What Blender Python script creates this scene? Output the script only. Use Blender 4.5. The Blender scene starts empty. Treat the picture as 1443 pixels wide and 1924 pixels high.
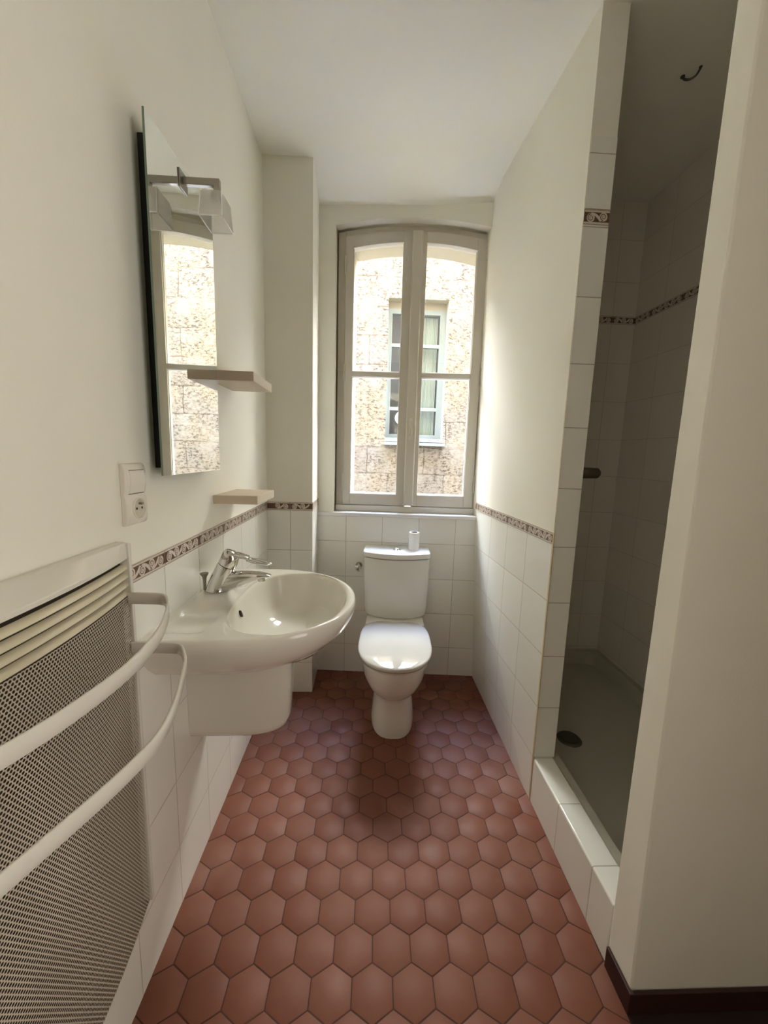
import bpy, bmesh, math, random
from math import sin, cos, pi, radians, sqrt, atan2
from mathutils import Vector, Matrix
random.seed(4)
S = bpy.context.scene
COL = S.collection

# ------------------------------------------------------------------ camera
F_PX = 733.0
cd = bpy.data.cameras.new('camera'); cam = bpy.data.objects.new('camera', cd); COL.objects.link(cam)
Xc = Vector((0.99891, 0.02273, 0.04069)); 
# camera axes (x right, y down, z forward) from the vanishing points of depth and plumb
def _axes():
    cx, cy = 721.5, 962.0
    Fv = Vector((693 - cx, 853 - cy, F_PX)).normalized()
    Dv = Vector((575 - cx, 6030 - cy, F_PX)); Dv = (Dv - Fv * Dv.dot(Fv)).normalized()
    Rv = Dv.cross(Fv)
    return Matrix((Rv, Fv, -Dv))
M3 = _axes()
cr = Matrix((( M3[0][0], -M3[0][1], -M3[0][2]),
             ( M3[1][0], -M3[1][1], -M3[1][2]),
             ( M3[2][0], -M3[2][1], -M3[2][2])))
cam.matrix_world = Matrix.Translation((0, 0, 1.274)) @ cr.to_4x4()
cd.sensor_fit = 'VERTICAL'; cd.sensor_height = 24.0
cd.lens = F_PX / 1924 * 24.0
cd.clip_start = 0.02
S.camera = cam

# ------------------------------------------------------------------ light
SKY_STRENGTH = 34.0
SUN_STRENGTH = 0.6
EXPOSURE = 0.82
S.view_settings.view_transform = 'Standard'; S.view_settings.look = 'None'
S.view_settings.gamma = 1.0; S.view_settings.exposure = EXPOSURE
S.view_settings.use_curve_mapping = False
W = bpy.data.worlds.new('sky'); S.world = W; W.use_nodes = True
nt = W.node_tree; nt.nodes.clear()
wo = nt.nodes.new('ShaderNodeOutputWorld'); bg = nt.nodes.new('ShaderNodeBackground')
tc = nt.nodes.new('ShaderNodeTexCoord'); sx = nt.nodes.new('ShaderNodeSeparateXYZ')
rp = nt.nodes.new('ShaderNodeValToRGB')
rp.color_ramp.elements[0].position = 0.50; rp.color_ramp.elements[0].color = (1.0, 0.97, 0.92, 1)
rp.color_ramp.elements[1].position = 0.915; rp.color_ramp.elements[1].color = (0.72, 0.98, 1.70, 1)
e = rp.color_ramp.elements.new(0.82); e.color = (1.0, 0.98, 0.94, 1)
nt.links.new(tc.outputs['Generated'], sx.inputs[0]); nt.links.new(sx.outputs['Z'], rp.inputs[0])
nt.links.new(rp.outputs[0], bg.inputs[0]); nt.links.new(bg.outputs[0], wo.inputs[0])
bg.inputs[1].default_value = SKY_STRENGTH
sl = bpy.data.lights.new('sun', 'SUN'); sl.energy = SUN_STRENGTH; sl.angle = radians(2); sl.color = (1, 0.9, 0.74)
so = bpy.data.objects.new('sun', sl); COL.objects.link(so)
so.rotation_euler = Vector((-0.25, 1.0, -1.5)).to_track_quat('-Z', 'Y').to_euler()
so.location = (0, -3, 9)
# fill light added behind the camera to lift the near walls
REAR_FILL = 0.9
al = bpy.data.lights.new('rear_fill_left', 'AREA'); al.shape = 'RECTANGLE'; al.size = 2.0; al.size_y = 0.95
al.energy = REAR_FILL; al.color = (1, 0.93, 0.82)
ao = bpy.data.objects.new('rear_fill_left', al); COL.objects.link(ao)
ao.location = (-0.47, -0.40, 1.35); ao.rotation_euler = (0, radians(-90), 0)
SIDE_LIGHT = 7.5  # second added fill, spread narrowed to keep off the plain wall
al2 = bpy.data.lights.new('rear_fill_right', 'AREA'); al2.shape = 'RECTANGLE'; al2.size = 2.0; al2.size_y = 0.9
al2.spread = radians(112); al2.energy = SIDE_LIGHT; al2.color = (1, 0.94, 0.85)
ao2 = bpy.data.objects.new('rear_fill_right', al2); COL.objects.link(ao2)
ao2.location = (1.47, -0.45, 1.30); ao2.rotation_euler = (0, radians(90), 0)
# portal in the window opening, guides the sampling of the sky
BWM = Matrix.Translation((-0.276, 2.167, 0)) @ Matrix.Rotation(-math.atan2(0.0656, 0.9978), 4, 'Z')
pl = bpy.data.lights.new('sky_portal', 'AREA'); pl.shape = 'RECTANGLE'; pl.size = 0.8; pl.size_y = 1.5
pl.cycles.is_portal = True
po = bpy.data.objects.new('sky_portal', pl); COL.objects.link(po)
po.matrix_world = BWM @ Matrix.Translation((0.51, 0.42, 1.72)) @ Matrix.Rotation(radians(-90), 4, 'X')
S.cycles.max_bounces = 14; S.cycles.diffuse_bounces = 7; S.cycles.glossy_bounces = 6
S.cycles.transparent_max_bounces = 16; S.cycles.caustics_reflective = False; S.cycles.caustics_refractive = False
S.cycles.sample_clamp_indirect = 20.0
S.cycles.use_denoising = True

# ------------------------------------------------------------------ materials
class NT:
    def __init__(s, name):
        s.m = bpy.data.materials.new(name); s.m.use_nodes = True
        s.t = s.m.node_tree; s.b = s.t.nodes['Principled BSDF']; s.o = s.t.nodes['Material Output']
        s._tc = None
    def n(s, typ, **k):
        x = s.t.nodes.new(typ)
        for a, v in k.items(): setattr(x, a, v)
        return x
    def l(s, a, b): s.t.links.new(a, b)
    def put(s, inp, v):
        if hasattr(v, 'is_output') or isinstance(v, bpy.types.NodeSocket): s.l(v, inp)
        else: inp.default_value = v
    def obj(s):
        if s._tc is None: s._tc = s.n('ShaderNodeTexCoord')
        return s._tc.outputs['Object']
    def xyz(s):
        x = s.n('ShaderNodeSeparateXYZ'); s.l(s.obj(), x.inputs[0]); return x.outputs
    def math(s, op, a, b=0.0, c=0.0):
        x = s.n('ShaderNodeMath', operation=op)
        s.put(x.inputs[0], a); s.put(x.inputs[1], b); s.put(x.inputs[2], c)
        return x.outputs[0]
    def mr(s, v, a, b, c=0.0, d=1.0):
        x = s.n('ShaderNodeMapRange'); s.put(x.inputs[0], v)
        for i, q in enumerate((a, b, c, d)): x.inputs[i + 1].default_value = q
        return x.outputs[0]
    def mix(s, f, a, b):
        x = s.n('ShaderNodeMix', data_type='RGBA'); s.put(x.inputs[0], f)
        for i, v in ((6, a), (7, b)):
            if isinstance(v, tuple): v = v if len(v) == 4 else v + (1,)
            s.put(x.inputs[i], v)
        return x.outputs[2]
    def noise(s, scale, detail=3.0, rough=0.55, vec=None):
        x = s.n('ShaderNodeTexNoise'); x.inputs['Scale'].default_value = scale
        x.inputs['Detail'].default_value = detail; x.inputs['Roughness'].default_value = rough
        s.l(vec if vec is not None else s.obj(), x.inputs['Vector']); return x.outputs[0]
    def bump(s, h, strength, dist):
        x = s.n('ShaderNodeBump'); x.inputs['Strength'].default_value = strength
        x.inputs['Distance'].default_value = dist; s.l(h, x.inputs['Height'])
        s.l(x.outputs[0], s.b.inputs['Normal']); return x
    def set(s, **k):
        for a, v in k.items():
            a = {'rough': 'Roughness', 'metal': 'Metallic', 'color': 'Base Color', 'spec': 'Specular IOR Level', 'coat': 'Coat Weight'}[a]
            if isinstance(v, tuple) and len(v) == 3: v = v + (1,)
            s.put(s.b.inputs[a], v)
        return s

def simple(name, color, rough=0.5, metal=0.0, vary=0.0, bump=0.0, bs=40.0, spec=0.5):
    q = NT(name)
    q.set(rough=rough, metal=metal, spec=spec)
    if vary > 0:
        q.set(color=q.mix(q.noise(6.0), tuple(c * (1 - vary) for c in color), tuple(min(1, c * (1 + vary)) for c in color)))
    else: q.set(color=color)
    if bump > 0: q.bump(q.noise(bs), bump, 0.002)
    return q.m

def plaster_mat(name, color, b=0.25):
    q = NT(name)
    n1 = q.noise(2.2, 4.0); n2 = q.noise(180.0, 2.0)
    q.set(color=q.mix(n1, tuple(c * 0.955 for c in color), tuple(min(1, c * 1.03) for c in color)), rough=0.75, spec=0.25)
    h = q.math('ADD', q.math('MULTIPLY', n2, 0.25), n1)
    q.bump(h, b, 0.004)
    return q.m

def tile_mat(name, hax, pu, pv, ou, ov, color=(0.845, 0.845, 0.79), grout=(0.42, 0.38, 0.31), rough=0.12, gw=0.0011):
    """glazed square tiles; hax is the index of the horizontal object axis, z is vertical"""
    q = NT(name); x = q.xyz()
    vert = 1 if hax == -1 else 2
    hz = 0 if hax == -1 else hax
    a = q.math('SUBTRACT', x[hz], ou); b = q.math('SUBTRACT', x[vert], ov)
    da = q.math('PINGPONG', a, pu / 2); db = q.math('PINGPONG', b, pv / 2)
    d = q.math('MINIMUM', da, db)
    g = q.mr(d, gw * 0.6, gw * 1.5)          # 0 in the joint, 1 on the tile
    ca = q.math('FLOOR', q.math('DIVIDE', a, pu)); cb = q.math('FLOOR', q.math('DIVIDE', b, pv))
    cv = q.n('ShaderNodeCombineXYZ'); q.l(ca, cv.inputs[0]); q.l(cb, cv.inputs[1])
    wn = q.n('ShaderNodeTexWhiteNoise'); q.l(cv.outputs[0], wn.inputs[0])
    tint = q.mr(wn.outputs[0], 0, 1, 0.97, 1.02)
    tv = q.n('ShaderNodeVectorMath', operation='SCALE'); tv.inputs[0].default_value = color; q.l(tint, tv.inputs['Scale'])
    q.set(color=q.mix(g, grout, tv.outputs[0]), rough=q.mr(g, 0, 1, 0.7, rough))
    edge = q.mr(d, gw, gw * 3.5)
    h = q.math('ADD', q.math('MULTIPLY', edge, 0.6), q.math('MULTIPLY', q.noise(9.0, 1.0), 0.6))
    q.bump(h, 0.35, 0.0015)
    return q.m

PL = (0.855, 0.842, 0.762)
M = {}
M['plaster'] = plaster_mat('cream_plaster', PL)
M['ceil'] = plaster_mat('ceiling_plaster', (0.865, 0.865, 0.80))
M['tile_l'] = tile_mat('wall_tile_left', 1, 0.1965, 0.2015, 0.958, 0.985)
M['tile_colf'] = tile_mat('wall_tile_column_front', 0, 0.204, 0.204, -0.386, 0.985)
M['tile_cols'] = tile_mat('wall_tile_column_side', 1, 0.204, 0.204, 1.947, 0.985)
M['tile_b'] = tile_mat('wall_tile_back', 0, 0.2035, 0.2045, 0.158, 0.785)
M['tile_r'] = tile_mat('wall_tile_right', 1, 0.197, 0.203, 1.283, 0.985)
M['tile_e'] = tile_mat('wall_tile_end', 0, 0.4, 0.2005, 0.48, 0.175, gw=0.0014)
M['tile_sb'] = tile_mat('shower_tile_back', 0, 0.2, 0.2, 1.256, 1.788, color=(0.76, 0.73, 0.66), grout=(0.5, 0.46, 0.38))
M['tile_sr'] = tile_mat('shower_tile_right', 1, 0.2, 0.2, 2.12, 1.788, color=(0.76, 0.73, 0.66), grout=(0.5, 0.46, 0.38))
M['tile_curb'] = tile_mat('curb_tile', 1, 0.192, 5.0, 1.083, 1.0, gw=0.0014)
M['ceramic'] = NT('white_ceramic').set(color=(0.80, 0.775, 0.70), rough=0.07, coat=0.3).m
M['toiletcer'] = NT('toilet_ceramic').set(color=(0.80, 0.78, 0.73), rough=0.08, coat=0.3).m
M['seat'] = NT('toilet_lid_plastic').set(color=(0.60, 0.585, 0.54), rough=0.05, coat=1.0, spec=0.9).m
M['gap'] = simple('shadow_gap', (0.10, 0.085, 0.065), 0.8)
M['chrome'] = NT('chrome').set(color=(0.66, 0.65, 0.62), metal=1.0, rough=0.10).m
M['chrome_b'] = NT('brushed_chrome').set(color=(0.33, 0.31, 0.27), metal=1.0, rough=0.3).m
M['hole'] = simple('dark_hole', (0.02, 0.018, 0.015), 0.8)
M['enamel'] = NT('radiator_enamel').set(color=(0.74, 0.72, 0.65), rough=0.2, coat=0.3).m
M['louvre'] = NT('louvre_plastic').set(color=(0.70, 0.64, 0.47), rough=0.16, coat=0.4).m
M['radin'] = simple('radiator_inside', (0.06, 0.05, 0.035), 0.8)
M['black'] = simple('black_panel', (0.006, 0.006, 0.006), 0.6)
M['mirror'] = NT('mirror_silver').set(color=(0.88, 0.90, 0.86), metal=1.0, rough=0.0).m
M['medge'] = simple('mirror_glass_edge', (0.16, 0.23, 0.17), 0.2)
M['shelf'] = simple('beige_laminate', (0.60, 0.50, 0.385), 0.5, vary=0.03)
M['shelfe'] = simple('beige_laminate_edge', (0.66, 0.58, 0.47), 0.5)
M['switch'] = simple('switch_plastic', (0.78, 0.75, 0.67), 0.3)
M['socket'] = simple('socket_plastic', (0.60, 0.56, 0.47), 0.4)
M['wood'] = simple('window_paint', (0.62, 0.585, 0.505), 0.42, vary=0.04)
M['wood_w'] = simple('window_paint_edge', (0.74, 0.71, 0.66), 0.4)
M['iron'] = simple('hinge_iron', (0.25, 0.22, 0.18), 0.5)
M['sill'] = simple('glazed_sill', (0.80, 0.80, 0.80), 0.25)
M['skirt'] = simple('dark_red_skirting', (0.035, 0.008, 0.006), 0.55, vary=0.15)
M['floorstrip'] = simple('dark_floor_strip', (0.018, 0.006, 0.005), 0.7)
M['reardark'] = simple('dark_rear_wall', (0.22, 0.15, 0.10), 0.6, vary=0.1)  # unseen rear wall kept dark to cut bounced light
M['frostedge'] = simple('frosted_glass_edge', (0.92, 0.92, 0.88), 0.3)
M['bpale'] = simple('border_glaze', (0.70, 0.63, 0.55), 0.2)
M['bbrown'] = simple('border_brown', (0.12, 0.062, 0.040), 0.3)
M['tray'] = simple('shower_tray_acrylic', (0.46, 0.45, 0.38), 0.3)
M['drain'] = NT('drain_metal').set(color=(0.16, 0.15, 0.13), metal=1.0, rough=0.45).m
M['grouty'] = simple('yellowed_silicone', (0.60, 0.50, 0.33), 0.6)
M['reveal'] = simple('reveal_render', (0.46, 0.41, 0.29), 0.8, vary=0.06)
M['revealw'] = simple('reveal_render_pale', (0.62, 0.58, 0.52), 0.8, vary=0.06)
M['fwhite'] = simple('facing_window_paint', (0.36, 0.42, 0.40), 0.5)
M['fdark'] = simple('facing_window_room', (0.16, 0.17, 0.18), 0.8)
M['curtain'] = simple('sheer_curtain', (0.62, 0.68, 0.62), 0.8, vary=0.1)
M['globe'] = simple('white_globe', (0.95, 0.95, 0.93), 0.4)
M['paper'] = simple('roll_paper', (0.86, 0.85, 0.84), 0.9, bump=0.3, bs=60)
M['card'] = simple('roll_card', (0.12, 0.08, 0.06), 0.9)
M['ownwall'] = simple('darkened_own_front', (0.16, 0.145, 0.125), 0.9, vary=0.1)
M['ground'] = simple('street_paving', (0.20, 0.19, 0.17), 0.9)

# red hexagonal terracotta
q = NT('terracotta_hexagons')
gi = q.n('ShaderNodeNewGeometry')
n1 = q.noise(7.0, 4.0); n2 = q.noise(55.0, 3.0); n3 = q.noise(2.3, 2.0)
c0 = q.mix(gi.outputs['Random Per Island'], (0.178, 0.055, 0.029), (0.217, 0.079, 0.047))
c1 = q.mix(q.mr(n1, 0.40, 0.70), c0, (0.208, 0.082, 0.048))
c2 = q.mix(q.mr(n3, 0.56, 0.72, 0, 0.35), c1, (0.46, 0.26, 0.20))
q.set(color=q.mix(q.mr(n2, 0.3, 0.8, 0, 0.22), c2, (0.17, 0.05, 0.03)), rough=q.mr(n1, 0.3, 0.7, 0.50, 0.64), spec=0.35)
q.bump(q.math('ADD', n2, n1), 0.12, 0.002)
M['hex'] = q.m
M['hexgrout'] = simple('terracotta_joint', (0.070, 0.022, 0.013), 0.75, vary=0.2)

# perforated radiator sheet: hexagonally packed round holes in (y, z)
q = NT('perforated_steel'); x = q.xyz()
P = 0.0062
def celld(oy, oz):
    a = q.math('PINGPONG', q.math('SUBTRACT', x[1], oy), P / 2)
    b = q.math('PINGPONG', q.math('SUBTRACT', x[2], oz), P * 0.866)
    return q.math('SQRT', q.math('ADD', q.math('MULTIPLY', a, a), q.math('MULTIPLY', b, b)))
d = q.math('MINIMUM', celld(0, 0), celld(P / 2, P * 0.866))
hole = q.mr(d, 0.00200, 0.00225, 1, 0)
tr = q.n('ShaderNodeBsdfTransparent'); mx = q.n('ShaderNodeMixShader')
q.set(color=(0.55, 0.50, 0.41), rough=0.35)
q.l(hole, mx.inputs[0]); q.l(q.b.outputs[0], mx.inputs[1]); q.l(tr.outputs[0], mx.inputs[2]); q.l(mx.outputs[0], q.o.inputs[0])
M['perf'] = q.m

# thin clear glass
def glass(name, tint=(0.96, 0.98, 0.97), spec=1.0):
    q = NT(name); q.t.nodes.remove(q.b)
    tr = q.n('ShaderNodeBsdfTransparent'); tr.inputs[0].default_value = tint + (1,)
    gl = q.n('ShaderNodeBsdfGlossy'); gl.inputs['Roughness'].default_value = 0.0
    ge = q.n('ShaderNodeNewGeometry'); dt = q.n('ShaderNodeVectorMath', operation='DOT_PRODUCT')
    q.l(ge.outputs['Normal'], dt.inputs[0]); q.l(ge.outputs['Incoming'], dt.inputs[1])
    fr = q.math('POWER', q.math('SUBTRACT', 1.0, q.math('ABSOLUTE', dt.outputs['Value'])), 5.0)
    mx = q.n('ShaderNodeMixShader'); q.l(q.math('ADD', q.math('MULTIPLY', fr, 0.9), 0.06), mx.inputs[0])
    q.l(tr.outputs[0], mx.inputs[1]); q.l(gl.outputs[0], mx.inputs[2]); q.l(mx.outputs[0], q.o.inputs[0])
    return q.m
M['pane'] = glass('window_glass')
q = NT('frosted_glass'); q.set(color=(0.95, 0.94, 0.90), rough=0.2)
tl_ = q.n('ShaderNodeBsdfTranslucent'); tl_.inputs[0].default_value = (0.9, 0.88, 0.82, 1)
tr = q.n('ShaderNodeBsdfTransparent'); m1 = q.n('ShaderNodeMixShader'); m2 = q.n('ShaderNodeMixShader')
m1.inputs[0].default_value = 0.45; m2.inputs[0].default_value = 0.62
q.l(q.b.outputs[0], m1.inputs[1]); q.l(tl_.outputs[0], m1.inputs[2]); q.l(m1.outputs[0], m2.inputs[1]); q.l(tr.outputs[0], m2.inputs[2])
q.l(m2.outputs[0], q.o.inputs[0]); M['frost'] = q.m

# ashlar of the facing building
q = NT('weathered_limestone')
br = q.n('ShaderNodeTexBrick'); mp = q.n('ShaderNodeMapping'); mp.inputs['Rotation'].default_value = (radians(-90), 0, 0)
mp.inputs['Location'].default_value = (0.31, 0, 0.12)
q.l(q.obj(), mp.inputs[0])
wob = q.n('ShaderNodeTexNoise'); wob.inputs['Scale'].default_value = 5.0; q.l(q.obj(), wob.inputs[0])
va = q.n('ShaderNodeVectorMath', operation='MULTIPLY_ADD'); q.l(wob.outputs['Color'], va.inputs[0]); va.inputs[1].default_value = (0.05, 0.05, 0.05); q.l(mp.outputs[0], va.inputs[2])
q.l(va.outputs[0], br.inputs['Vector'])
br.inputs['Scale'].default_value = 1.0; br.inputs['Brick Width'].default_value = 0.78; br.inputs['Row Height'].default_value = 0.36
br.inputs['Mortar Size'].default_value = 0.008; br.inputs['Mortar Smooth'].default_value = 0.3; br.offset = 0.37; br.squash = 1.0
br.inputs['Color1'].default_value = (0.432, 0.395, 0.319, 1); br.inputs['Color2'].default_value = (0.368, 0.324, 0.266, 1); br.inputs['Mortar'].default_value = (0.192, 0.154, 0.114, 1)
ms = q.n('ShaderNodeMapping'); ms.inputs['Scale'].default_value = (1.0, 1.0, 2.0); q.l(q.obj(), ms.inputs[0])
na = q.noise(4.0, 5.0, 0.7); nb = q.noise(17.0, 8.0, 0.85, ms.outputs[0]); nc = q.noise(1.3, 3.0)
c = q.mix(q.mr(nc, 0.42, 0.56, 0, 0.85), br.outputs['Color'], (0.448, 0.379, 0.266))
c = q.mix(q.mr(na, 0.5, 0.62, 0, 0.45), c, (0.496, 0.458, 0.388))
c = q.mix(q.math('MULTIPLY', q.mr(nb, 0.50, 0.56), q.mr(na, 0.45, 0.62, 1.0, 0.15)), c, (0.115, 0.088, 0.066))
q.set(color=c, rough=0.9, spec=0.1)
h = q.math('SUBTRACT', q.math('SUBTRACT', 1.0, q.math('MULTIPLY', q.mr(nb, 0.50, 0.57), 0.7)), br.outputs['Fac'])
q.bump(h, 0.6, 0.008)
M['stone'] = q.m

# ------------------------------------------------------------------ mesh helpers
class MB:
    def __init__(s): s.v = []; s.f = []; s.m = []; s.mats = []
    def mi(s, mat):
        if mat not in s.mats: s.mats.append(mat)
        return s.mats.index(mat)
    def add(s, vs, fs, mat):
        o = len(s.v); s.v += [tuple(p) for p in vs]; k = s.mi(mat)
        for f in fs: s.f.append(tuple(i + o for i in f)); s.m.append(k)
        return s
    def box(s, x0, x1, y0, y1, z0, z1, mat, skip=()):
        vs = [(x, y, z) for z in (z0, z1) for y in (y0, y1) for x in (x0, x1)]
        fs = {'-z': (0, 2, 3, 1), '+z': (4, 5, 7, 6), '-y': (0, 1, 5, 4), '+y': (2, 6, 7, 3), '-x': (0, 4, 6, 2), '+x': (1, 3, 7, 5)}
        o = len(s.v); s.v += vs
        for k, f in fs.items():
            if k in skip: continue
            mm = mat[k] if isinstance(mat, dict) and k in mat else (mat['*'] if isinstance(mat, dict) else mat)
            s.f.append(tuple(i + o for i in f)); s.m.append(s.mi(mm))
        return s
    def loft(s, rings, mat, cap0=True, cap1=True, closed=True):
        n = len(rings[0]); vs = [p for r in rings for p in r]; fs = []
        for j in range(len(rings) - 1):
            for i in range(n if closed else n - 1):
                k = (i + 1) % n
                fs.append((j * n + i, j * n + k, (j + 1) * n + k, (j + 1) * n + i))
        if cap0: fs.append(tuple(range(n))[::-1])
        if cap1: fs.append(tuple((len(rings) - 1) * n + i for i in range(n)))
        return s.add(vs, fs, mat)
    def tube(s, pts, r, mat, n=12, caps=True, rs=None, flat=None):
        """sweep a circle (or a flat rectangle (w,h) with h along z) along pts"""
        pts = [Vector(p) for p in pts]; rings = []
        up = Vector((0, 0, 1)); N = None
        for i, p in enumerate(pts):
            t = (pts[min(i + 1, len(pts) - 1)] - pts[max(i - 1, 0)]).normalized()
            if N is None:
                N = t.cross(up)
                if N.length < 1e-4: N = Vector((1, 0, 0))
                N.normalize()
            else:
                N = (N - t * N.dot(t)).normalized()
            B = t.cross(N)
            if flat:
                w, h = flat; bv = 0.25 * w
                prof = [(-w / 2 + bv, -h / 2), (w / 2 - bv, -h / 2), (w / 2, -h / 2 + bv), (w / 2, h / 2 - bv), (w / 2 - bv, h / 2), (-w / 2 + bv, h / 2), (-w / 2, h / 2 - bv), (-w / 2, -h / 2 + bv)]
                rings.append([p + N * a + B * b for a, b in prof])
            else:
                rr = rs[i] if rs else r
                rings.append([p + (N * cos(2 * pi * k / n) + B * sin(2 * pi * k / n)) * rr for k in range(n)])
        return s.loft(rings, mat, caps, caps)
    def lathe(s, prof, mat, c=(0, 0, 0), n=32, axis='z', cap0=True, cap1=True):
        rings = []
        for r, h in prof:
            ring = []
            for k in range(n):
                a = 2 * pi * k / n; p = (r * cos(a), r * sin(a), h)
                if axis == 'x': p = (p[2], p[0], p[1])
                if axis == 'y': p = (p[1], p[2], p[0])
                ring.append(Vector(p) + Vector(c))
            rings.append(ring)
        return s.loft(rings, mat, cap0, cap1)
    def build(s, name, parent=None, smooth=35, bevel=0, seg=2, matrix=None):
        me = bpy.data.meshes.new(name)
        me.from_pydata(s.v, [], s.f)
        for m in s.mats: me.materials.append(m if not isinstance(m, str) else M[m])
        me.polygons.foreach_set('material_index', s.m)
        bm = bmesh.new(); bm.from_mesh(me); bmesh.ops.remove_doubles(bm, verts=bm.verts, dist=1e-5)
        bmesh.ops.recalc_face_normals(bm, faces=bm.faces); bm.to_mesh(me); bm.free()
        if smooth:
            for p in me.polygons: p.use_smooth = True
            me.set_sharp_from_angle(angle=radians(smooth))
        o = bpy.data.objects.new(name, me); COL.objects.link(o)
        if parent is not None: o.parent = parent
        if matrix is not None: o.matrix_world = matrix
        if bevel:
            b = o.modifiers.new('bevel', 'BEVEL'); b.width = bevel; b.segments = seg; b.limit_method = 'ANGLE'; b.angle_limit = radians(40)
            b.harden_normals = False
        return o
def tag(o, label, cat, group=None, kind=None):
    o['label'] = label; o['category'] = cat
    if group: o['group'] = group
    if kind: o['kind'] = kind
    return o
def empty(name, loc=(0, 0, 0), matrix=None):
    o = bpy.data.objects.new(name, None); COL.objects.link(o); o.empty_display_size = 0.05
    if matrix is not None: o.matrix_world = matrix
    else: o.location = loc
    return o
def local(b, off):
    """shift all vertices of a builder by -off so that they are relative to their thing's empty"""
    b.v = [(x - off[0], y - off[1], z - off[2]) for x, y, z in b.v]; return b
def lerp(a, b, t): return a + (b - a) * t
def smoothpts(pts, n=6):
    """catmull-rom through the points"""
    P = [Vector(p) for p in pts]; out = []
    for i in range(len(P) - 1):
        p0 = P[max(i - 1, 0)]; p1 = P[i]; p2 = P[i + 1]; p3 = P[min(i + 2, len(P) - 1)]
        for k in range(n):
            t = k / n
            out.append(0.5 * ((2 * p1) + (p2 - p0) * t + (2 * p0 - 5 * p1 + 4 * p2 - p3) * t * t + (3 * p1 - p0 - 3 * p2 + p3) * t ** 3))
    out.append(P[-1]); return out
def struct(o, label, cat): return tag(o, label, cat, kind='structure')

CZ = 2.566            # ceiling height
XL, XR = -0.5, 0.637
# ------------------------------------------------------------------ floor
b = MB(); b.box(-0.55, 1.55, -1.35, 2.3, -0.12, -0.0012, 'hexgrout')
A = 0.0993; RP = 0.0843; th = radians(-0.8); gx, gy = 0.0385 + A / 2, 0.838
def hexring(cx, cy, inset, z):
    R = RP * 2 / 3; hw = A / 2 - inset; R2 = R - inset * 1.15; out = []
    for dx, dy in ((0, R2), (-hw, R2 / 2), (-hw, -R2 / 2), (0, -R2), (hw, -R2 / 2), (hw, R2 / 2)):
        out.append((cx + dx * cos(th) - dy * sin(th), cy + dx * sin(th) + dy * cos(th), z))
    return out
for j in range(-27, 18):
    for i in range(-12, 20):
        lx = i * A + (A / 2 if j % 2 else 0); ly = j * RP
        cx = gx + lx * cos(th) - ly * sin(th); cy = gy + lx * sin(th) + ly * cos(th)
        if cy > 2.2 or cy < -1.3 or cx < -0.56: continue
        if cx > (0.68 if cy > 0.77 else 1.5): continue
        z = random.uniform(-0.0003, 0.0003)
        r0 = hexring(cx, cy, 0.0013, -0.004); r1 = hexring(cx, cy, 0.0015, z - 0.0008); r2 = hexring(cx, cy, 0.0030, z)
        b.loft([r0, r1, r2], 'hex', cap0=False)
struct(b.build('floor', smooth=50), 'floor of small matte red terracotta hexagon tiles', 'floor')

# ------------------------------------------------------------------ ceiling
b = MB()
b.box(-0.75, 1.6, -1.4, 1.90, CZ, CZ + 0.12, 'ceil')
pr = [(1.90, CZ), (2.0, CZ - 0.004), (2.06, CZ - 0.016), (2.10, CZ - 0.036), (2.13, CZ - 0.060), (2.22, CZ - 0.075), (2.3, CZ - 0.075), (2.3, CZ + 0.12), (1.90, CZ + 0.12)]
b.loft([[(-0.75, y, z) for y, z in pr], [(XR + 0.03, y, z) for y, z in pr]], 'ceil')
b.box(XR + 0.03, 1.6, 1.90, 2.35, CZ, CZ + 0.12, 'ceil')
struct(b.build('ceiling', smooth=60), 'cream painted ceiling rounding down over the window', 'ceiling')

# ------------------------------------------------------------------ walls
ZT = 0.985
def wall(name, x0, x1, y0, y1, faces, label, z1=CZ + 0.02, zs=None):
    """faces: material for tiled faces below zs; plaster above"""
    zs = zs or ZT
    b = MB(); lo = {'*': 'plaster'}; lo.update(faces)
    b.box(x0, x1, y0, y1, -0.05, zs, lo, skip=('+z',)); b.box(x0, x1, y0, y1, zs, z1, 'plaster', skip=('-z',))
    return struct(b.build(name, smooth=0), label, 'wall')
wall('wall_left', -0.72, XL, -1.4, 1.95, {'+x': 'tile_l'}, 'left wall, cream plaster above white tiles')
wall('wall_column', -0.72, -0.276, 1.947, 2.36, {'-y': 'tile_colf', '+x': 'tile_cols'}, 'boxed-out wall corner left of the window, tiled below')
# wall between basin room and shower: tiled end up to 2.225
b = MB()
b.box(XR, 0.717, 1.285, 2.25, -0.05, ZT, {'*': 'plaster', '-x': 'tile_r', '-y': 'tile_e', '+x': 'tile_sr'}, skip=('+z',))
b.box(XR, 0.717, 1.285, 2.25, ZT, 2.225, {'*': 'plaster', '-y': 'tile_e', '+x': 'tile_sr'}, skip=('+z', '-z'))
b.box(XR, 0.717, 1.285, 2.25, 2.225, CZ + 0.02, 'plaster', skip=('-z',))
b.box(XR + 0.001, 0.7165, 1.281, 1.285, 0.176, 1.984, {'*': 'grouty', '-y': 'tile_e'})
b.box(XR + 0.001, 0.7165, 1.281, 1.285, 2.03, 2.225, {'*': 'grouty', '-y': 'tile_e'})
def lean(z): return 0.036 * min(max(z, 0) / ZT, 1.0) + 0.012 * max(0.0, (z - ZT) / 1.5)
b.v = [((x - lean(z) * (y - 1.285) / 0.82) if abs(x - XR) < 1e-6 and y > 1.3 else x, y, z) for x, y, z in b.v]
struct(b.build('wall_right', smooth=0), 'right partition wall with tiled narrow end beside the shower', 'wall')
b = MB(); b.box(0.717, 1.6, 2.12, 2.25, -0.05, CZ + 0.02, {'*': 'plaster', '-y': 'tile_sb'}); struct(b.build('wall_shower_back', smooth=0), 'dim tiled back wall of the shower', 'wall')
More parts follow.
